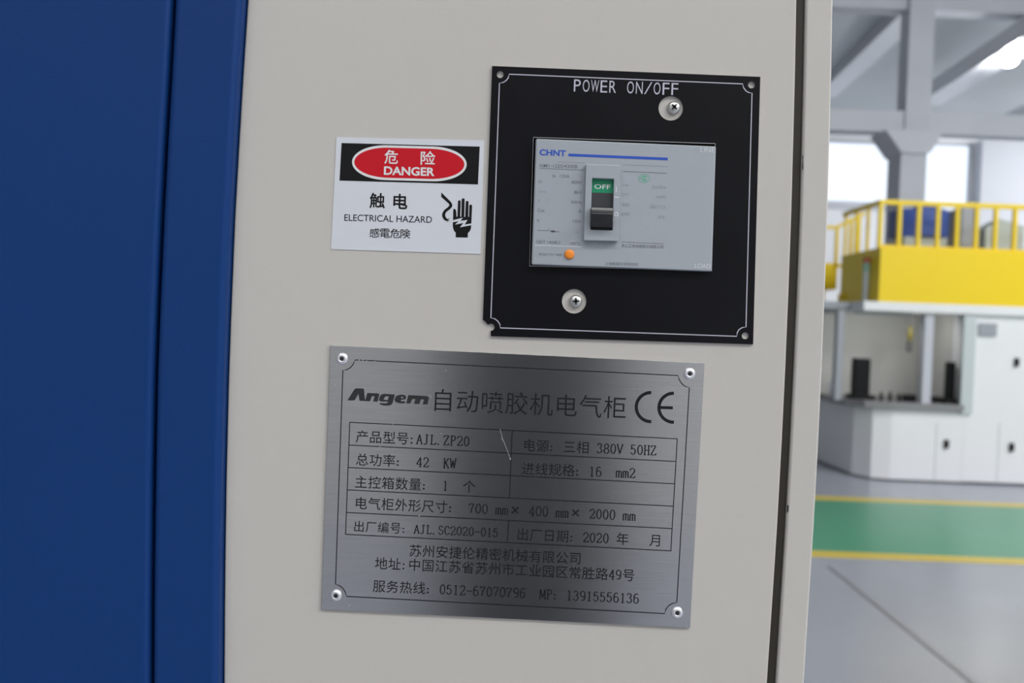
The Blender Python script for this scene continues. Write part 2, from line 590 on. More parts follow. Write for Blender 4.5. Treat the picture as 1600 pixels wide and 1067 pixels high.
# floor paint: a green walkway with yellow edges, and a floor joint
ya, yb = ground(1400, 786).y, ground(1400, 866).y
for nm, y0, y1, m in (('floor_marking', yb, ya, 'green_floor'), ('floor_line', ya, ya + .20, 'yellow_line'), ('floor_line', yb - .15, yb, 'yellow_line')):
    struct(nm, G().box(-12, 22, y0, y1, 0, 0.004), M[m])
a, b = ground(1295, 885), ground(1530, 1075)
d = (a - b).normalized()
s_ = Vector((-d.y, d.x, 0)) * .016
a2, b2 = a, b - d * 1.5
struct('floor_joint', G().add([a2 + s_, a2 - s_, b2 - s_, b2 + s_, a2 + s_ + Vector((0, 0, .003)), a2 - s_ + Vector((0, 0, .003)), b2 - s_ + Vector((0, 0, .003)), b2 + s_ + Vector((0, 0, .003))],
                              [(0, 1, 2, 3), (4, 5, 6, 7), (0, 1, 5, 4), (1, 2, 6, 5), (2, 3, 7, 6), (3, 0, 4, 7)]), M['joint'])

# high-bay lamp under the roof
c = P(1577, 96, 15.2)
t = root('high_bay_lamp', c, 'round bright high-bay lamp glowing under the hall roof', 'lamp')
G().vlathe([(.04, .30), (.09, .28), (.10, .16), (.15, .10), (.165, .05), (.15, .05)], c).build('lamp_housing', M['mwhite'], t, smooth=True)
G().vlathe([(.148, .05), (.14, -.02), (.09, -.07), (.02, -.08)], c).build('lamp_glass', M['lamp'], t, smooth=True)
G().bar(c + Vector((0, 0, .29)), Vector((c.x, c.y, CEIL)), .02).build('hanging_rod', M['mwhite'], t)
ld = bpy.data.lights.new('high_bay_light', 'POINT')
ld.energy, ld.shadow_soft_size = 120, .12
lo = bpy.data.objects.new('high_bay_light', ld)
lo.location = (c.x, c.y, c.z - .22)
COL.objects.link(lo)

# ================================================================== THE MACHINE ACROSS THE WALKWAY
YM = 8.87
pt = lambda px, py, dy=0: P(px, py, YM + dy)
base_c = ground(1480, 752)
mc = root('processing_machine', (pt(1480, 600).x, YM, 0), 'white enamelled machine with an open front bay and yellow upper fascia, across the green walkway', 'machine')
zc = P(1450, 640, YM).z
xr = pt(1700, 600).x
xb = pt(1508, 600).x
g = G().box(xb, xr, YM, YM + 2.0, 0.02, P(1605, 486, YM).z)
g.build('body_panel', M['mwhite'], mc, bevel=.01)
x_front = pt(1392, 700).x
pl = [(xb, YM), (x_front, YM), (P(1362, 690, YM + .06).x, YM + .06), (P(1332, 690, YM + .28).x, YM + .28), (P(1270, 690, YM + 1.5).x, YM + 1.5), (P(1270, 690, YM + 1.5).x, YM + 2.0), (xb, YM + 2.0)]
G().extr(pl, 0.02, zc).build('counter', M['mwhite'], mc)
pl2 = [(xb - .03, YM - .06), (x_front - .02, YM - .06), (P(1350, 640, YM + .04).x, YM + .02), (P(1318, 640, YM + .26).x, YM + .24), (P(1296, 640, YM + .5).x, YM + .5), (P(1268, 640, YM + 1.5).x, YM + 1.5), (xb - .03, YM + 1.5)]
G().extr(pl2, zc, zc + .07).build('sill', M['mdark'], mc)
za = P(1420, 489, YM).z
xl = pt(1312, 560).x
G().box(xl - .1, xb, YM + 1.1, YM + 1.16, zc, za).build('bay_back_panel', M['cream'], mc)
G().box(xb - .012, xb - .002, YM + .3, YM + 1.1, zc + .07, za).build('bay_side_panel', M['cream'], mc)
x0, x1, _, _ = wrange(1502, 490, 1521, 630, YM)
G().box(x0, x1, YM - .03, YM - .002, zc - .03, za).build('bay_door_edge', M['pale'], mc)
for q in ((1443, 1457), (1307, 1317)):
    x0, x1, _, _ = wrange(q[0], 490, q[1], 630, YM)
    G().box(x0, x1, YM, YM + .1, zc + .07, za).build('bay_post', M['lavender'] if q[0] > 1400 else M['mgrey'], mc)
x0, x1, _, _ = wrange(1347, 470, 1700, 490, YM)
zl0, zl1 = P(1520, 491, YM).z, P(1520, 477, YM).z
G().box(x0, x1, YM - .05, YM + 1.9, zl0, zl1).build('canopy_lip', M['mwhite'], mc)
G().box(xl - .2, x0, YM + .3, YM + 1.9, zl0 + .02, zl1).build('canopy_extension', M['mgrey'], mc)
# yellow fascia and deck
xf = pt(1372, 430).x
zf0, zf1 = zl1, P(1536, 393, YM).z
G().box(xf, xr, YM - .04, YM + 1.05, zf0, zf1).build('fascia', M['yellow'], mc)
x0, x1, z0, z1 = wrange(1316, 465, 1336, 477, YM + .9)
G().box(x0, x1, YM + .9, YM + 1.05, z0, z1 + .05).build('fascia_bracket', M['yellow'], mc)
wbox(G(), 1530, 505, 1558, 525, YM - .02, YM).build('vent_grille', M['mgrey'], mc)
for px, py in ((1590, 566), (1480, 694), (1582, 699)):
    wbox(G(), px - 3, py - 6.5, px + 3, py + 6.5, YM - .03, YM).build('door_handle', M['black'], mc)
for px in (1462, 1560):
    wbox(G(), px - .6, 660, px + .6, 752, YM - .004, YM).build('door_seam', M['pale'], mc)

# fill light added to brighten the bay, with an invented housing under the canopy
bay = area('bay_fill_light', (pt(1410, 560).x, YM + .16, za - .03), (math.radians(50), 0, 0), .9, .06, 4.5, (1, .97, .92))
G().box(pt(1345, 490).x, pt(1438, 490).x, YM + .12, YM + .2, za - .025, za).build('fill_light_housing', M['mgrey'], mc)

# what stands in the bay
sill_z = zc + .0715


def fixture(px0, px1, py_top, bpx0, bpx1, Y, label):
    x0, x1, _, z1 = wrange(px0, py_top, px1, 615, Y)
    b0, b1, _, _ = wrange(bpx0, 600, bpx1, 620, Y)
    t = root('black_fixture', ((x0 + x1) / 2, Y, sill_z), label, 'fixture')
    G().box(x0, x1, Y, Y + .12, sill_z + .05, z1).build('upright', M['black'], t, bevel=.008)
    G().extr([(b0, Y - .05), (b1, Y - .05), (b1, Y + .2), (b0, Y + .2)], sill_z, sill_z + .05).build('foot', M['black'], t, bevel=.01)
    return t


fixture(1336, 1360, 560, 1332, 1366, YM + .25, 'broad black upright fixture at the left end of the bay sill')
fixture(1484, 1493, 566, 1473, 1493, YM + .1, 'narrow black upright fixture at the right end of the bay sill')
names = ['small black peg on the bay sill, first to the right of the broad black fixture',
         'small black peg on the bay sill, second to the right of the broad black fixture',
         'small black peg on the bay sill, third to the right of the broad black fixture',
         'wide low black block on the bay sill, just left of the pale post',
         'low black block on the bay sill, between the pale post and narrow fixture']
for (px, wd, h), lb in zip(((1377, 6, .10), (1391, 6, .11), (1405, 7, .09), (1424, 17, .08), (1467, 12, .07)), names):
    Y = YM + .12
    x0, x1, _, _ = wrange(px - wd / 2, 600, px + wd / 2, 620, Y)
    xm, r = (x0 + x1) / 2, (x1 - x0) / 2
    if wd < 10:
        g = G().vlathe([(r, 0), (r, .03), (r * .7, .035), (r * .7, h * .8), (r * .5, h)], (xm, Y, sill_z), 14)
        tag(g.build('black_peg', M['black']), lb, 'peg', 'small black parts on the bay sill')
    else:
        g = G().extr([(x0, Y), (x1, Y), (x1, Y + .1), (x0, Y + .1)], sill_z, sill_z + h)
        tag(g.build('black_block', M['black'], bevel=.012), lb, 'block', 'small black parts on the bay sill')
# hanging lamp-like tool with a yellow collar
Yh = YM + .5
cx_ = P(1422, 520, Yh).x
t = root('hanging_tool', (cx_, Yh, P(1422, 548, Yh).z), 'small hanging tool with a yellow collar inside the machine bay', 'tool')
zt_ = [P(1422, y, Yh).z for y in (489, 510, 533, 550)]
zt_[0] = min(zt_[0], zl0 - .004)
G().bar((cx_, Yh, zt_[0]), (cx_, Yh, zt_[1]), .02).build('cable', M['cable'], t)
G().vlathe([(.018, zt_[2] - zt_[1]), (.035, (zt_[2] - zt_[1]) * .6), (.02, 0)], (cx_, Yh, zt_[1]), 12).build('collar', M['olive'], t)
G().vlathe([(.03, zt_[3] - zt_[2]), (.035, 0)], (cx_, Yh, zt_[2]), 12).build('body', M['cable'], t)
# grey control box and white canister left of the bay
x0, x1, z0, z1 = wrange(1270, 483, 1306, 576, YM + 1.55)
z1 = min(z1, zl0 - .01)
t = root('control_box', ((x0 + x1) / 2, YM + 1.55, z0), 'pale blue-grey control box beside the left end of the machine bay', 'control box')
G().box(x0, x1, YM + 1.55, YM + 1.9, z0, z1).build('housing', M['pale'], t, bevel=.01)
G().box(x0 + .05, x0 + .16, YM + 1.70, YM + 1.85, zc + .0015, z0).build('support', M['mgrey'], t)
wbox(G(), 1294, 524, 1301, 530, YM + 1.53, YM + 1.55).build('button', M['mgrey'], t)
x0, x1, z0, z1 = wrange(1296, 590, 1307, 620, YM + .75)
tag(G().vlathe([(.045, 0), (.05, .02), (.05, z1 - sill_z - .06), (.02, z1 - sill_z - .03), (.02, z1 - sill_z)], ((x0 + x1) / 2, YM + .75, sill_z), 14).build('canister', M['mwhite'], smooth=True),
    'small white canister on the sill left of the bay', 'canister')

# railing on the yellow deck
t = root('guard_railing', (pt(1480, 390).x, YM, zf1), 'yellow steel guard railing along the front of the yellow deck', 'railing')
zr = P(1480, 318 + 4.5, YM).z
xs = [P(1376 + 30.1 * k, 355, YM).x for k in range(11)]
tw = .040
for x in xs:
    G().box(x - tw / 2, x + tw / 2, YM, YM + tw, zf1, zr).build('post', M['yellow'], t)
G().box(xs[0] - tw / 2, xs[-1] + .3, YM - .003, YM + tw + .003, zr, zr + .05).build('top_rail', M['yellow'], t)
G().box(xs[0] - tw / 2, xs[-1] + .3, YM + .006, YM + tw - .006, zf1 + .0, zf1 + .035).build('toe_rail', M['yellow'], t)
ts = root('side_railing', (xs[0], YM + .5, zf1), 'yellow guard railing along the shaded left side of the deck', 'railing')
for k in range(1, 4):
    y = YM + .32 * k
    G().box(xs[0] - .015, xs[0] + .015, y, y + .03, zf1, zr).build('post', M['yellow'], ts)
G().box(xs[0] - tw / 2, xs[0] + tw / 2, YM + tw + .006, YM + 1.04, zr, zr + .05).build('top_rail', M['yellow'], ts)
# stair behind the machine with its own rail
Ys = YM + 1.9
x0, x1, z0, z1 = wrange(1284, 411, 1308, 452, Ys)
tst = root('stair_landing', ((x0 + x1) / 2, Ys, 0), 'small yellow stair landing with handrail behind the left end of the deck', 'stair')
G().box(x0, x1, Ys, Ys + .8, z0, z1).build('landing', M['yellow'], tst)
for dx in (.06, x1 - x0 - .06):
    G().bar((x0 + dx, Ys + .4, 0), (x0 + dx, Ys + .4, z0), .08).build('support_post', M['yellow'], tst)
zq = P(1300, 355, Ys).z
for px in (1307, 1329, 1341):
    p = P(px, 400, Ys)
    G().box(p.x - .02, p.x + .02, Ys, Ys + .04, z1 - .06, zq + (P(px, 350, Ys).x - P(1307, 350, Ys).x) * .55).build('rail_post', M['yellow'], tst)
G().bar((P(1284, 355, Ys).x, Ys + .02, zq), (P(1308, 355, Ys).x, Ys + .02, zq), .045).build('hand_rail', M['yellow'], tst)
G().bar((P(1308, 355, Ys).x, Ys + .02, zq), (P(1352, 330, Ys).x, Ys + .02, zq + (P(1352, 350, Ys).x - P(1308, 350, Ys).x) * .55), .045).build('hand_rail', M['yellow'], tst)
G().bar((P(1307, 405, Ys).x, Ys + .02, z1 - .03), (P(1350, 405, Ys).x, Ys + .02, z1 - .03), .05).build('stringer', M['yellow'], tst)

# blue motor on the deck
Yb = YM + .45
x0, x1, z0, z1 = wrange(1411, 325, 1491, 370, Yb)
t = root('blue_motor', ((x0 + x1) / 2, Yb, zf1), 'blue motor unit on the deck behind the yellow railing', 'motor')
G().extr([(x0, Yb + .12), (x0 + .22, Yb), (x1 - .12, Yb), (x1, Yb + .12), (x1, Yb + .4), (x0, Yb + .4)], z0, z1).build('housing', M['mblue'], t, bevel=.015)
G().box(x0 + .05, x1 - .05, Yb + .05, Yb + .35, zf1, z0).build('base', M['pale'], t)
G().box(x0 + .25, x1 - .15, Yb + .08, Yb + .32, z1, z1 + .05).build('cover', M['mblue'], t)
x0, x1, z0, z1 = wrange(1501, 324, 1532, 380, YM + .6)
t2 = tag(G().extr([(x0, YM + .6), (x1, YM + .6), (x1, YM + .95), (x0, YM + .95)], zf1, z1).build('grey_drum', M['mgrey'], bevel=.03),
         'grey box unit on the deck to the right of the blue motor', 'machine unit')
x0, x1, z0, z1 = wrange(1540, 345, 1600, 385, YM + .7)
tag(G().prism([[(x0, zf1), (x1, zf1), (x1, z1 - .06), (x0 + .18, z1 + .02), (x0, z1 - .1)]], YM + .7, YM + .98, px=False).build('grey_duct', M['palegreen']),
    'pale green-grey duct on the deck behind the railing, right of the grey unit', 'duct')
# signal lamp on the shaded side
cs = P(1360, 437, YM + .2)
cs.x, sg = xf - .05, zl1 + .0015
t = root('signal_lamp', (cs.x, YM + .2, sg), 'slim signal lamp with red top at the left corner of the yellow fascia', 'lamp')
zz = [P(1360, y, YM + .2).z for y in (411, 424, 402)]
G().vlathe([(.03, 0), (.03, zz[1] - sg)], (cs.x, YM + .2, sg), 12).build('pole', M['pale'], t)
G().vlathe([(.035, 0), (.035, zz[0] - zz[1])], (cs.x, YM + .2, zz[1]), 12).build('lower_lens', M['lampgreen'], t)
G().vlathe([(.04, 0), (.04, zz[2] - zz[0] - .015), (.02, zz[2] - zz[0])], (cs.x, YM + .2, zz[0]), 12).build('upper_lens', M['lampred'], t)

# ================================================================== THE CABINETS
def curve(tab, Y, zlo, zhi):
    """a long sheet edge from pixels (x, y), continued upright above and below the view; bottom to top"""
    pts = [P(x, y, Y) for x, y in tab]
    pts = sorted([(p.x, p.z) for p in pts], key=lambda q: q[1])
    return [(pts[0][0], zlo)] + pts + [(pts[-1][0], zhi)]


BLUE_EDGE = [(385.4, 0), (377.5, 120), (371.9, 213), (365.1, 333), (359.3, 473), (355, 593), (351.4, 740), (349.6, 860), (348.7, 947), (348, 1067)]
SEAM = [(268.9, 0), (262.5, 120), (256.9, 213), (250.6, 333), (244.5, 473), (240.2, 593), (237.4, 740), (235.7, 860), (234.9, 947), (234.4, 1067)]
DOOR_R = [(1245.2, 0), (1243.3, 110), (1240.7, 213), (1237.4, 333), (1233.0, 455), (1228.1, 573), (1222.3, 693), (1215.3, 820), (1207.2, 947), (1199.2, 1067)]
FRAME_L = [(1259.3, 0), (1257.3, 110), (1254.8, 213), (1251.6, 333), (1247.0, 455), (1241.8, 573), (1235.9, 693), (1228.9, 820), (1220.8, 947), (1213.2, 1067)]
FRAME_R = [(1302.2, 0), (1300.2, 110), (1297.6, 213), (1294.2, 333), (1290.0, 455), (1285.2, 573), (1279.6, 693), (1272.6, 820), (1264.6, 947), (1257, 1067)]
shift = lambda tab, d: [(x + d, y) for x, y in tab]

ZB, ZT = 0.10, 1.96
# beige electrical cabinet
cab = root('electrical_cabinet', (0.0, 0.2, 0), 'beige powder-coated electrical cabinet carrying the nameplate and the power switch', 'cabinet')
left = curve(shift(BLUE_EDGE, 1.2), 0.0, ZB, ZT)
right = curve(DOOR_R, 0.0, ZB, ZT)
win = [(833.5, 214.5), (1117.5, 224.5), (1112, 423), (827.5, 415.5)]
win_xz = [(P(*q).x, P(*q).z) for q in [(824, 206), (1126, 216), (1121, 432), (818, 424)]]
G().prism([left + right[::-1], win_xz], 0.0, 0.016, px=False).build('door', M['beige'], cab, bevel=.0009, seg=3)
fl, fr = curve(FRAME_L, 0.0008, 0.02, 2.0), curve(FRAME_R, 0.0008, 0.02, 2.0)
G().prism([fl + fr[::-1]], 0.0008, 0.066, px=False).build('frame', M['beige'], cab, bevel=.0011, seg=3)
sl, sr = curve(shift(DOOR_R, -3), 0.0, ZB, ZT), curve(shift(FRAME_L, 2), 0.0, ZB, ZT)
G().prism([curve(shift(DOOR_R, .3), 0.0, ZB, ZT) + curve(shift(FRAME_L, -.3), 0.0, ZB, ZT)[::-1]], 0.0022, 0.02, px=False).build('door_seal', M['seal'], cab)
G().flat([[(1229.9, 789), (1232.4, 790), (1232, 798), (1230.2, 801.5), (1229.3, 799)]], .0008 - .00005).build('paint_chip', M['dark'], cab)
G().flat([[(1254.2, 241), (1255.4, 245), (1254.6, 250), (1255.2, 262), (1254, 268), (1253.2, 262)]], .0008 - .00005).build('paint_chip', M['dark'], cab)
xl_, xr_ = min(q[0] for q in left) + .012, min(q[0] for q in fr) - .0005
G().box(xl_, xr_, .066, .40, 0.02, 2.0).build('housing', M['beige'], cab)
# blue cabinet on the left
bl = root('blue_cabinet', (-.25, .2, 0), 'deep blue powder-coated cabinet standing left of the beige cabinet', 'cabinet')
YB = -0.006
e = curve(BLUE_EDGE, 0.0, .02, 2.0)
s1 = curve(shift(SEAM, 2.4), YB, .02, 2.0)
s0 = curve(shift(SEAM, -2.4), YB, .06, 1.97)
G().prism([s1 + e[::-1]], YB, 0.05, px=False).build('frame', M['blue'], bl, bevel=.0030, seg=6)
G().prism([[(-.62, .06)] + s0 + [(-.62, 1.97)]], YB - .0004, 0.012, px=False).build('door', M['blue'], bl, bevel=.0024, seg=5)
G().box(-.62, min(q[0] for q in s1) + .02, .0505, .45, .02, 2.0).build('housing', M['blue'], bl)
G().box(-.62, min(q[0] for q in s1) + .0005, .030, .050, .02, 2.0).build('seam_shade', M['dark'], bl)  # near-black sheet painted as the shade inside the seam

INK = 0.00005
# ================================================================== WARNING STICKER
YS = -0.00025
stk = root('warning_sticker', P(637, 393, 0), 'white danger sticker with red oval and electric shock hand, left of the black switch plate', 'sticker')
G().prism([[(525.9, 214.1), (756.7, 219.3), (750.7, 396.8), (517.2, 389.3)]], YS, 0.0, ).build('backing', M['vinyl'], stk)
hd = G().flat([[(533.7, 223.4), (749.6, 229), (746.8, 288.1), (530.5, 282.1)]], YS - INK).build('header', M['ink'], stk)


def oval(inset):
    hw, hh, rx = 89.6 - inset, 27.2 - inset, 53
    pts = []
    for cx, a0 in ((hw - rx, -90), (-(hw - rx), 90)):
        for x, y in arc(cx, 0, rx, hh, a0, a0 + 180, 24):
            pts.append((x, y))
    k = 0.0265
    return [(639.6 + x - y * k * 1.4, 255.1 + y + x * k) for x, y in pts]


G().flat([oval(0), oval(3.6)[::-1]], YS - 2 * INK).build('oval_rim', M['white_ink'], stk)
G().flat([oval(3.6)], YS - 2 * INK).build('oval', M['red'], stk)
g = G()
for ch, x0, y0, x1, y1, h in (('危', 600.3, 256.0, 621.6, 256.6, 22.3), ('险', 657, 257.3, 680, 257.9, 21.6)):
    fit(g, ch, x0, y0, x1, y1, h, YS - 3 * INK, .012)
fit(g, 'DANGER', 599.7, 273.2, 679, 275.4, 13.6, YS - 3 * INK, .030)
g.build('danger_lettering', M['white_ink'], stk)
g = G()
fit(g, '触', 577.0, 325.3, 601.2, 326.0, 24.4, YS - INK, .018)
fit(g, '电', 614.3, 326.4, 636.4, 327.0, 24.0, YS - INK, .018)
fit(g, 'ELECTRICAL HAZARD', 538, 345.0, 674.9, 348.4, 10.4, YS - INK, .004)
for k, ch in enumerate('感電危険'):
    x = 577.2 + 16.1 * k
    fit(g, ch, x, 371.0 + .42 * k, x + 15.7, 371.4 + .42 * k, 14.6, YS - INK, .006)
g.build('hazard_lettering', M['ink'], stk)
hz = lambda pts: [(680 + x / 11.857, 290 + y / 11.857) for x, y in pts]
hand = [(380, 958), (604, 962), (606, 878), (640, 845), (662, 800), (668, 740)]
hand += [(676, 560), (684, 385)] + arc(658, 380, 26, 30, 0, -180, 8)[1:] + [(628, 578), (612, 578), (618, 310)] + arc(592, 308, 26, 26, 0, -180, 8)[1:]
hand += [(556, 578), (538, 578), (546, 262)] + arc(518, 262, 28, 28, 0, -180, 8)[1:] + [(484, 575), (464, 575), (472, 298)] + arc(447, 297, 26, 26, 0, -180, 8)[1:]
hand += [(412, 575), (394, 575), (390, 480), (385, 455), (366, 434), (345, 428), (334, 445), (332, 560), (326, 740), (332, 790), (350, 838), (380, 872)]
wire = [(112, 125), (290, 300), (316, 345), (316, 380), (300, 410), (262, 446), (212, 482), (190, 515), (184, 545), (195, 585), (222, 618), (245, 628), (222, 655), (185, 650), (150, 615), (132, 575), (128, 540), (140, 492), (175, 445), (232, 402), (258, 374), (262, 352), (252, 335), (112, 208)]
g = G().flat([hz(hand)], YS - INK)
g.flat([hz(wire)], YS - INK)
for b in ((268, 606), (270, 652), (238, 676), (250, 640)):
    g.line(hz([(218, 630), b]), .9, YS - INK)
hs = g.build('shock_symbol', M['ink'], stk)
bolt = [(312, 645), (515, 592), (466, 652), (600, 636), (545, 722), (690, 697), (684, 730), (460, 772), (522, 692), (368, 722), (432, 660), (314, 680)]
G().flat([hz(bolt)], YS - 2 * INK).build('bolt', M['vinyl'], hs)

# ================================================================== BLACK SWITCH PLATE
YP = -0.0009
pln = root('switch_plate', P(966, 538, 0), 'square black switch plate lettered POWER ON/OFF with a chipped lower left corner', 'plate')
bc, br = (767.3, 511.1), 5.4
chip = [(754.4, 499.6), (758.2, 502.0), (761.6, 506.6)] + [(bc[0] + br * math.cos(math.radians(a)), bc[1] + br * math.sin(math.radians(a))) for a in range(-130, 106, 15)] + [(766.8, 525.2)]
outline = [(769, 103), (1188, 120), (1176.8, 538)] + chip[::-1]
circ = lambda c, r, n=28: [(c[0] + r * math.cos(2 * math.pi * k / n), c[1] + r * math.sin(2 * math.pi * k / n)) for k in range(n)]
holes = [win, circ((781.7, 116.5), 5.4, 20), circ((1174.2, 132.6), 5.4, 20), circ((1164.4, 524.6), 5.4, 20), circ((1048.1, 169.2), 19.1), circ((897, 470.6), 19.1)]
G().prism([outline] + holes, YP, 0.0).build('panel', M['black_plate'], pln, mats=[M['cut']], fmat=lambda p: 0 if abs(p.normal.y) > .5 else 1)
G().line([(833.4, 214.4), (1117.6, 224.4), (1112.1, 423.1), (827.4, 415.6)], .9, YP - INK, closed=True).build('cut_edge', M['cut'], pln)
Y1 = YP - INK
bl_ = [(795.5, 115.9)] + [(1160.4, 131.1)] + [(1161.8, 137), (1165.5, 142), (1170, 144.6), (1175, 145.4)] + [(1165.6, 511)]
bl_ += [(1160, 511.6), (1155, 514.6), (1152, 519.4), (1151.2, 525.4)] + [(781.7, 512.2)] + [(781, 506.6), (777.6, 501.4), (772.8, 497.8), (767, 496.8)]
bl_ += [(780.4, 129.8), (786.2, 128.8), (791.2, 125.6), (794.4, 121)]
G().line(bl_, 1.5, Y1, closed=True).build('border_line', M['lav'], pln)
g = G()
word = 'POWER ON/OFF'
for k, ch in enumerate(word):
    if ch == ' ':
        continue
    x = 896.2 + 13.85 * k
    wd = {'W': 12.6, '/': 12.2}.get(ch, 10.6)
    x += (11.0 - wd) / 2
    y = 142.8 + (x - 896) * .037
    fit(g, ch, x, y, x + wd, y + wd * .037, 18.9, Y1, -.016 if ch == '/' else -.003)
g.build('lettering', M['lav'], pln)


def cross_screw(px, py, ang, label):
    c = P(px, py, 0)
    c.y = 0
    t = root('screw', c, label, 'screw', 'cross-head screws')
    G().lathe([(.00262, 0), (.00262, .0007), (.0025, .0012), (.0021, .0017), (.0014, .00205), (.0004, .0022)], c, 40).build('head', M['screw'], t, smooth=True)
    g = G()
    for q in (0, 90):
        a = math.radians(ang + q)
        u, v = Vector((math.cos(a), 0, math.sin(a))), Vector((-math.sin(a), 0, math.cos(a)))
        pr = [(-.0014, -.0002, .00240), (-.0005, -.00042, .00240), (.0005, -.00042, .00240), (.0014, -.0002, .00240), (.0014, .0002, .00240), (.0005, .00042, .00240), (-.0005, .00042, .00240), (-.0014, .0002, .00240)]
        vs = [c + u * x + v * y + Vector((0, -h, 0)) for x, y, h in pr] + [c + u * x + v * y + Vector((0, -.0012, 0)) for x, y, h in pr]
        fs = [list(range(8))] + [[i, (i + 1) % 8, 8 + (i + 1) % 8, 8 + i] for i in range(8)]
        g.add(vs, fs)
    g.build('painted_cross', M['dark'], t)  # raised near-black cross, coloured as the shade of a recess


cross_screw(1052, 169.2, 48, 'cross-head screw in the upper round hole, below the word OFF')
cross_screw(899.2, 470.8, 4, 'cross-head screw in the round hole under the circuit breaker')

# ================================================================== CIRCUIT BREAKER
YK = -0.0034
brk = root('circuit_breaker', P(975, 422, 0), 'light grey moulded-case circuit breaker with black toggle set to OFF', 'circuit breaker')
G().prism([[(837.2, 216.2), (1119.3, 228.2), (1112.8, 424.2), (830.3, 413.4)]], YK, 0.058).build('case', M['case'], brk, bevel=.0007, seg=3)
YH = YK - .0022
hous = [(915.5, 255.8), (969.9, 257.8), (965.8, 377.1), (912, 375.7)]
G().prism([hous, [(925.3, 278.3), (959.3, 279.8), (957, 359.7), (922.6, 358.8)]], YH, YK).build('toggle_housing', M['case'], brk, bevel=.00035, seg=3)
Yg = YK - .0003
G().flat([[(925.4, 277), (959.4, 278.5), (958.8, 301.9), (924.9, 300.8)]], Yg).build('off_indicator', M['green'], brk)
G().flat([[(924.9, 300.8), (958.8, 301.9), (957.2, 361), (922.6, 360)]], Yg).build('slider', M['dgrey'], brk)
g = G()
fit(g, 'OFF', 928.5, 294.8, 953.8, 295.8, 7.2, Yg - INK, .012)
g.build('off_lettering', M['white_ink'], brk)
sec = [(325, YK - .0004), (323.4, YH - .0024), (330.8, YH - .00325), (333, YH - .0038), (346, YH - .0034), (354.4, YH - .0012), (355.4, YK - .0004)]
vs = [P(923.6 - (y - 323) * .03, y, Y) for y, Y in sec] + [P(958.4 - (y - 323) * .03, y + 1.2, Y) for y, Y in sec]
n = len(sec)
G().add(vs, [list(range(n)), list(range(2 * n - 1, n - 1, -1))] + [[i, (i + 1) % n, n + (i + 1) % n, n + i] for i in range(n)]).build(
    'toggle', M['handle'], brk, mats=[M['dgrey']], bevel=.0003)
c = P(889.6, 397.4, YK)
G().lathe([(.00195, 0), (.00195, .0004), (.0017, .0007), (.0009, .0009), (.0002, .00092)], c, 28).build('trip_button', M['orange'], brk, smooth=True)
Yt = YK - INK
g = G()
fit(g, 'CHNT', 842.7, 242.6, 884.0, 244.4, 9.6, Yt, .035)
g.line([(888.2, 242), (1043.4, 248.4)], 4.2, Yt)
g.build('brand_mark', M['cblue'], brk)
g, g2 = G(), G()
for tx, x0, yb, x1, h in (
        ('NM1-125S/4300B', 843.4, 261.2, 902.2, 5.4), ('In  125A', 863.4, 277.2, 890, 5), ('Ui', 841, 285.6, 846.5, 4.4), ('800V', 893, 286.8, 909.3, 4.6),
        ('8kV', 897, 302.6, 909, 4.6), ('50Hz', 892, 318, 909, 4.6), ('Cat', 840, 331.2, 850.8, 5.2), ('A', 903.6, 332, 907.8, 4.6),
        ('Ii', 839.6, 346.4, 842.6, 4.6), ('10In', 895, 347.8, 908.4, 4.6), ('GB/T 14048.2', 837.8, 380.2, 875.5, 4.8), ('+40°C', 889.6, 382.2, 906.6, 4.4),
        ('PUSH TO TRIP', 842, 399.2, 878, 3.6), ('f', 841.2, 316, 843, 4.8)):
    fit(g, tx, x0, yb, x1, yb + (x1 - x0) * .03, h, Yt, .002)
for tx, x0, yb, x1, h in (
        ('Ue', 972.7, 290.8, 981.5, 4.6), ('(V)', 972, 306.8, 982, 6), ('400', 971.5, 322.4, 983.5, 5.6), ('690', 970.7, 337.2, 983.2, 5.6),
        ('Icu/Ics', 1019.5, 294.4, 1040.5, 5.6), ('(kA)', 1026, 310.4, 1040, 6), ('35/17.5', 1015.7, 325.4, 1039.3, 5.6), ('5/4', 1029, 341.6, 1038, 5.4),
        ('Uimp', 840.8, 301.2, 853.6, 3.6), ('CE', 899, 364.4, 905, 4.4)):
    fit(g2, tx, x0, yb, x1, yb + (x1 - x0) * .03, h, Yt, 0)
for k, ch in enumerate('浙江正泰电器股份有限公司'):
    x = 970.9 + 5.5 * k
    fit(g, ch, x, 386.2 + k * .2, x + 5.1, 386.4 + k * .2, 5.2, Yt, 0)
for k, ch in enumerate('上海电器科学研究所'):
    x = 945 + 5.8 * k
    fit(g, ch, x, 414.2 + k * .2, x + 5.2, 414.4 + k * .2, 5, Yt, 0)
g.line([(843, 262.9), (913, 265.9)], .8, Yt)
g.line([(973.7, 267.6), (1042, 270.8)], .8, Yt)
g.line([(839.6, 359.6), (855.6, 360.2), (859, 357.4)], .8, Yt)
g.line([(858.4, 361), (875, 362.2)], .9, Yt)
g.line([(971.5, 377.8), (1036.7, 381)], .7, Yt)
g.flat([[(861, 359.6), (867, 360), (867, 363.4), (861, 363)]], Yt)
g2.line([(871, 252.8), (912.7, 254.4)], .6, Yt)
g2.line([(971.5, 257.4), (1043.5, 260)], .6, Yt)
g.build('rating_lettering', M['cgrey'], brk)
g2.build('fine_lettering', M['cgrey2'], brk)
g = G()
ov = lambda rx, ry: [(1006.7 + rx * math.cos(2 * math.pi * k / 32), 278.6 + ry * math.sin(2 * math.pi * k / 32)) for k in range(32)]
g.flat([ov(9.2, 7.1), ov(8.3, 6.2)[::-1]], Yt)
for r in (4.6, 2.6):
    g.line(arc(1006.4, 278.5, r, r * .8, 50, 310, 12), 1.1, Yt)
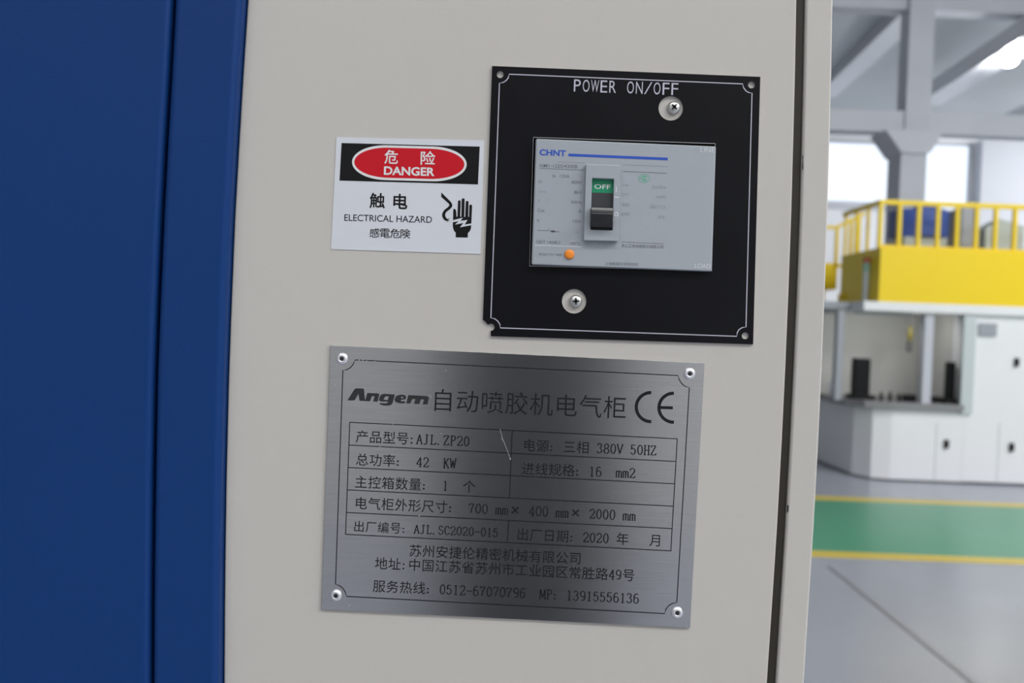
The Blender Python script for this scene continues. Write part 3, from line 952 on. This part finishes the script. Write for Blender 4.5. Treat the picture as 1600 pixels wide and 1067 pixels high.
g.line(arc(1010.4, 278.7, 2.6, 3.4, 60, 300, 10), 1.1, Yt)
g.build('certification_mark', M['cgreen'], brk)
g = G()
fit(g, 'LINE', 1094.7, 237.2, 1116.5, 238.2, 7, Yt, -.018)
g.build('line_lettering', M['emboss'], brk)
g = G()
fit(g, 'LOAD', 1085.6, 418.2, 1109.8, 419.2, 6.8, Yt, -.012)
g.build('load_lettering', M['emboss'], brk)
g = G().line([(835.4, 382.9), (909, 385.8)], .7, Yt)
g.build('moulded_line', M['emboss'], brk)
g = G()
g.flat([circ((962.9, 334.6), 3.3, 18), circ((962.9, 334.6), 2.2, 18)[::-1]], YH - INK)
g.line([(960, 308), (967, 308.4)], 1.1, YH - INK)
g.line([(963.2, 292), (963, 300.5)], .9, YH - INK)
g.build('toggle_marking', M['emboss'], brk)

# ================================================================== STEEL NAMEPLATE
YN = -0.0010
npl = root('nameplate', P(788, 966, 0), 'brushed steel nameplate with an etched table of cabinet data, under the black plate', 'nameplate')
cor = [(516, 539), (1101, 567), (1078.4, 981.4), (501.4, 952.4)]
pan = G().prism([cor], YN, 0.0).build('panel', M['steel'], npl, bevel=.0002, seg=2)
Yn = YN - INK
riv = [(534.5, 560.5), (1077.2, 584), (525, 930), (1057.8, 957)]
b_ = [(554.7, 562.3), (1059.4, 586.7), (1061.4, 593.4), (1065.4, 599.6), (1070.6, 603.6), (1077, 605.6), (1068.8, 750), (1057.6, 941.1), (1050.6, 942.6), (1044.4, 946.6), (1040.4, 952), (1038.5, 958.7),
      (541.3, 931.7), (539.6, 925.4), (536, 919.6), (530.6, 915), (524.2, 912.8), (529.8, 750), (535.7, 578.6), (542, 577.4), (547.4, 574.4), (551.6, 569.4)]
G().line(b_, 1.5, Yn, closed=True).build('border_line', M['etch'], npl)
g = G()
Lx = lambda y: 546.5 + (y - 659.7) / (834.8 - 659.7) * (539.9 - 546.5)
Rx = lambda y: 1058.3 + (y - 685.6) / (860.6 - 685.6) * (1048.2 - 1058.3)
rows = [(659.7, 685.6), (695.3, 721), (730.4, 755.9), (765.3, 790.9), (800.6, 825.8), (834.8, 860.6)]
for a, b in rows:
    g.line([(Lx(a), a), (Rx(b), b)], 1.4, Yn)
g.line([(546.5, 659.2), (539.9, 835.3)], 1.4, Yn)
g.line([(1058.3, 685.1), (1048.2, 861.1)], 1.4, Yn)
g.line([(800.3, 672.6), (796, 778.4)], 1.4, Yn)
g.line([(794.6, 813.6), (792.6, 847.8)], 1.4, Yn)
g.build('table_lines', M['etch'], npl)
g = G()
cells(g, '自动喷胶机电气柜', 672.8, 624.4, 980.4, 637.4, Yn, off=-.003)
for tx, x0, y0, x1, y1 in (
        ('产品型号:AJL.ZP20', 555.4, 681.6, 734.4, 689.2), ('总功率： 42  KW', 555.4, 717.4, 713, 724), ('主控箱数量： 1  个', 553.6, 752.6, 743.6, 760.6),
        ('电气柜外形尺寸： 700 mm× 400 mm× 2000 mm', 553.4, 785.6, 993.6, 805.6), ('出厂编号：AJL.SC2020-015', 551.6, 822, 779, 832),
        ('出厂日期：2020 年   月', 806.4, 834.4, 1035, 844.6), ('电源：三相 380V 50HZ', 816.4, 695.2, 1026.4, 703.6), ('进线规格：16  mm2', 814.6, 731.6, 993.4, 739),
        ('苏州安捷伦精密机械有限公司', 638.6, 859.8, 909.4, 872.6), ('地址:中国江苏省苏州市工业园区常胜路49号', 585.2, 879.6, 992.6, 899),
        ('服务热线：0512-67070796  MP：13915556136', 582, 915.2, 999.2, 935)):
    cells(g, tx, x0, y0, x1, y1, Yn, off=.003, tv=.19, th=.12)
g.build('lettering', M['etch'], npl)
lg = lambda pts: [(530 + x / 10, 595 + y / 10) for x, y in pts]
g = G()
for lp in ([(128, 305), (240, 128), (262, 116), (372, 120), (388, 135), (402, 315), (318, 312), (300, 205), (238, 306)],
           [(400, 316), (438, 190), (600, 195), (628, 210), (600, 326), (530, 322), (552, 240), (512, 238), (478, 320)],
           [(1045, 352), (1080, 222), (1370, 238), (1402, 262), (1380, 370), (1303, 367), (1325, 290), (1275, 290), (1250, 363), (1168, 358), (1190, 285), (1140, 283), (1112, 355)]):
    g.flat([lg(lp)], Yn)
g.flat([lg([(655, 215), (700, 202), (870, 212), (838, 335), (818, 372), (775, 388), (690, 385), (630, 365), (640, 345), (720, 352), (752, 345), (762, 325), (650, 322), (620, 305), (630, 255)]),
        lg([(722, 240), (692, 294), (756, 300), (776, 245)])], Yn)
g.flat([lg([(890, 235), (960, 214), (1020, 220), (1048, 248), (1034, 288), (962, 298), (964, 316), (1036, 322), (1022, 350), (940, 350), (880, 330), (862, 290)]),
        lg([(978, 246), (962, 270), (992, 272), (1004, 252)])], Yn)
g.build('logo', M['logo'], npl)
g = G()
g.line(arc(1016.8, 636, 22.6, 22.6, 272, 88, 24), 5.0, Yn)
g.line(arc(1052.2, 637, 22.6, 22.6, 272, 88, 24), 5.0, Yn)
g.line([(1030, 636.6), (1051.4, 637.2)], 4.6, Yn)
g.build('ce_mark', M['etch'], npl)
g = G()
g.line([(781.2, 670), (785, 684), (790, 697), (797.8, 717.5)], .55, Yn - INK)
g.line([(783, 684), (785.6, 688), (788, 690)], .5, Yn - INK)
g.build('scratch', M['scratch'], npl)
for x, y, r in ((797.4, 717, 1.3), (561, 562.4, .9), (567, 562.8, .8), (573, 563.4, .7), (586, 564.2, .7), (524, 601, .9), (614, 662.4, .8), (594, 698, .7), (655, 806, 1.0), (689, 677.6, .7), (1098, 579, .8), (1086, 763, .6), (697, 579, .7), (606, 608, .6), (672, 618, 1.0), (674, 621, .8), (546, 945.6, .9), (768, 969, .6)):
    G().flat([circ((x, y), r, 7)], Yn - INK).build('speck', M['scratch'], npl)
for q in riv:
    c = P(q[0], q[1], YN)
    r = G().lathe([(.0024, 0), (.0024, .0002), (.0021, .00065), (.0015, .00095), (.00095, .0010), (.00085, .0006)], c, 32).build('rivet', M['rivet'], npl, smooth=True)
    G().lathe([(.00066, 0), (.00066, .00108), (.0003, .0011)], c, 16).build('rivet_hole_shade', M['dark'], r)  # dark plug giving the rivet hole its shade by colour
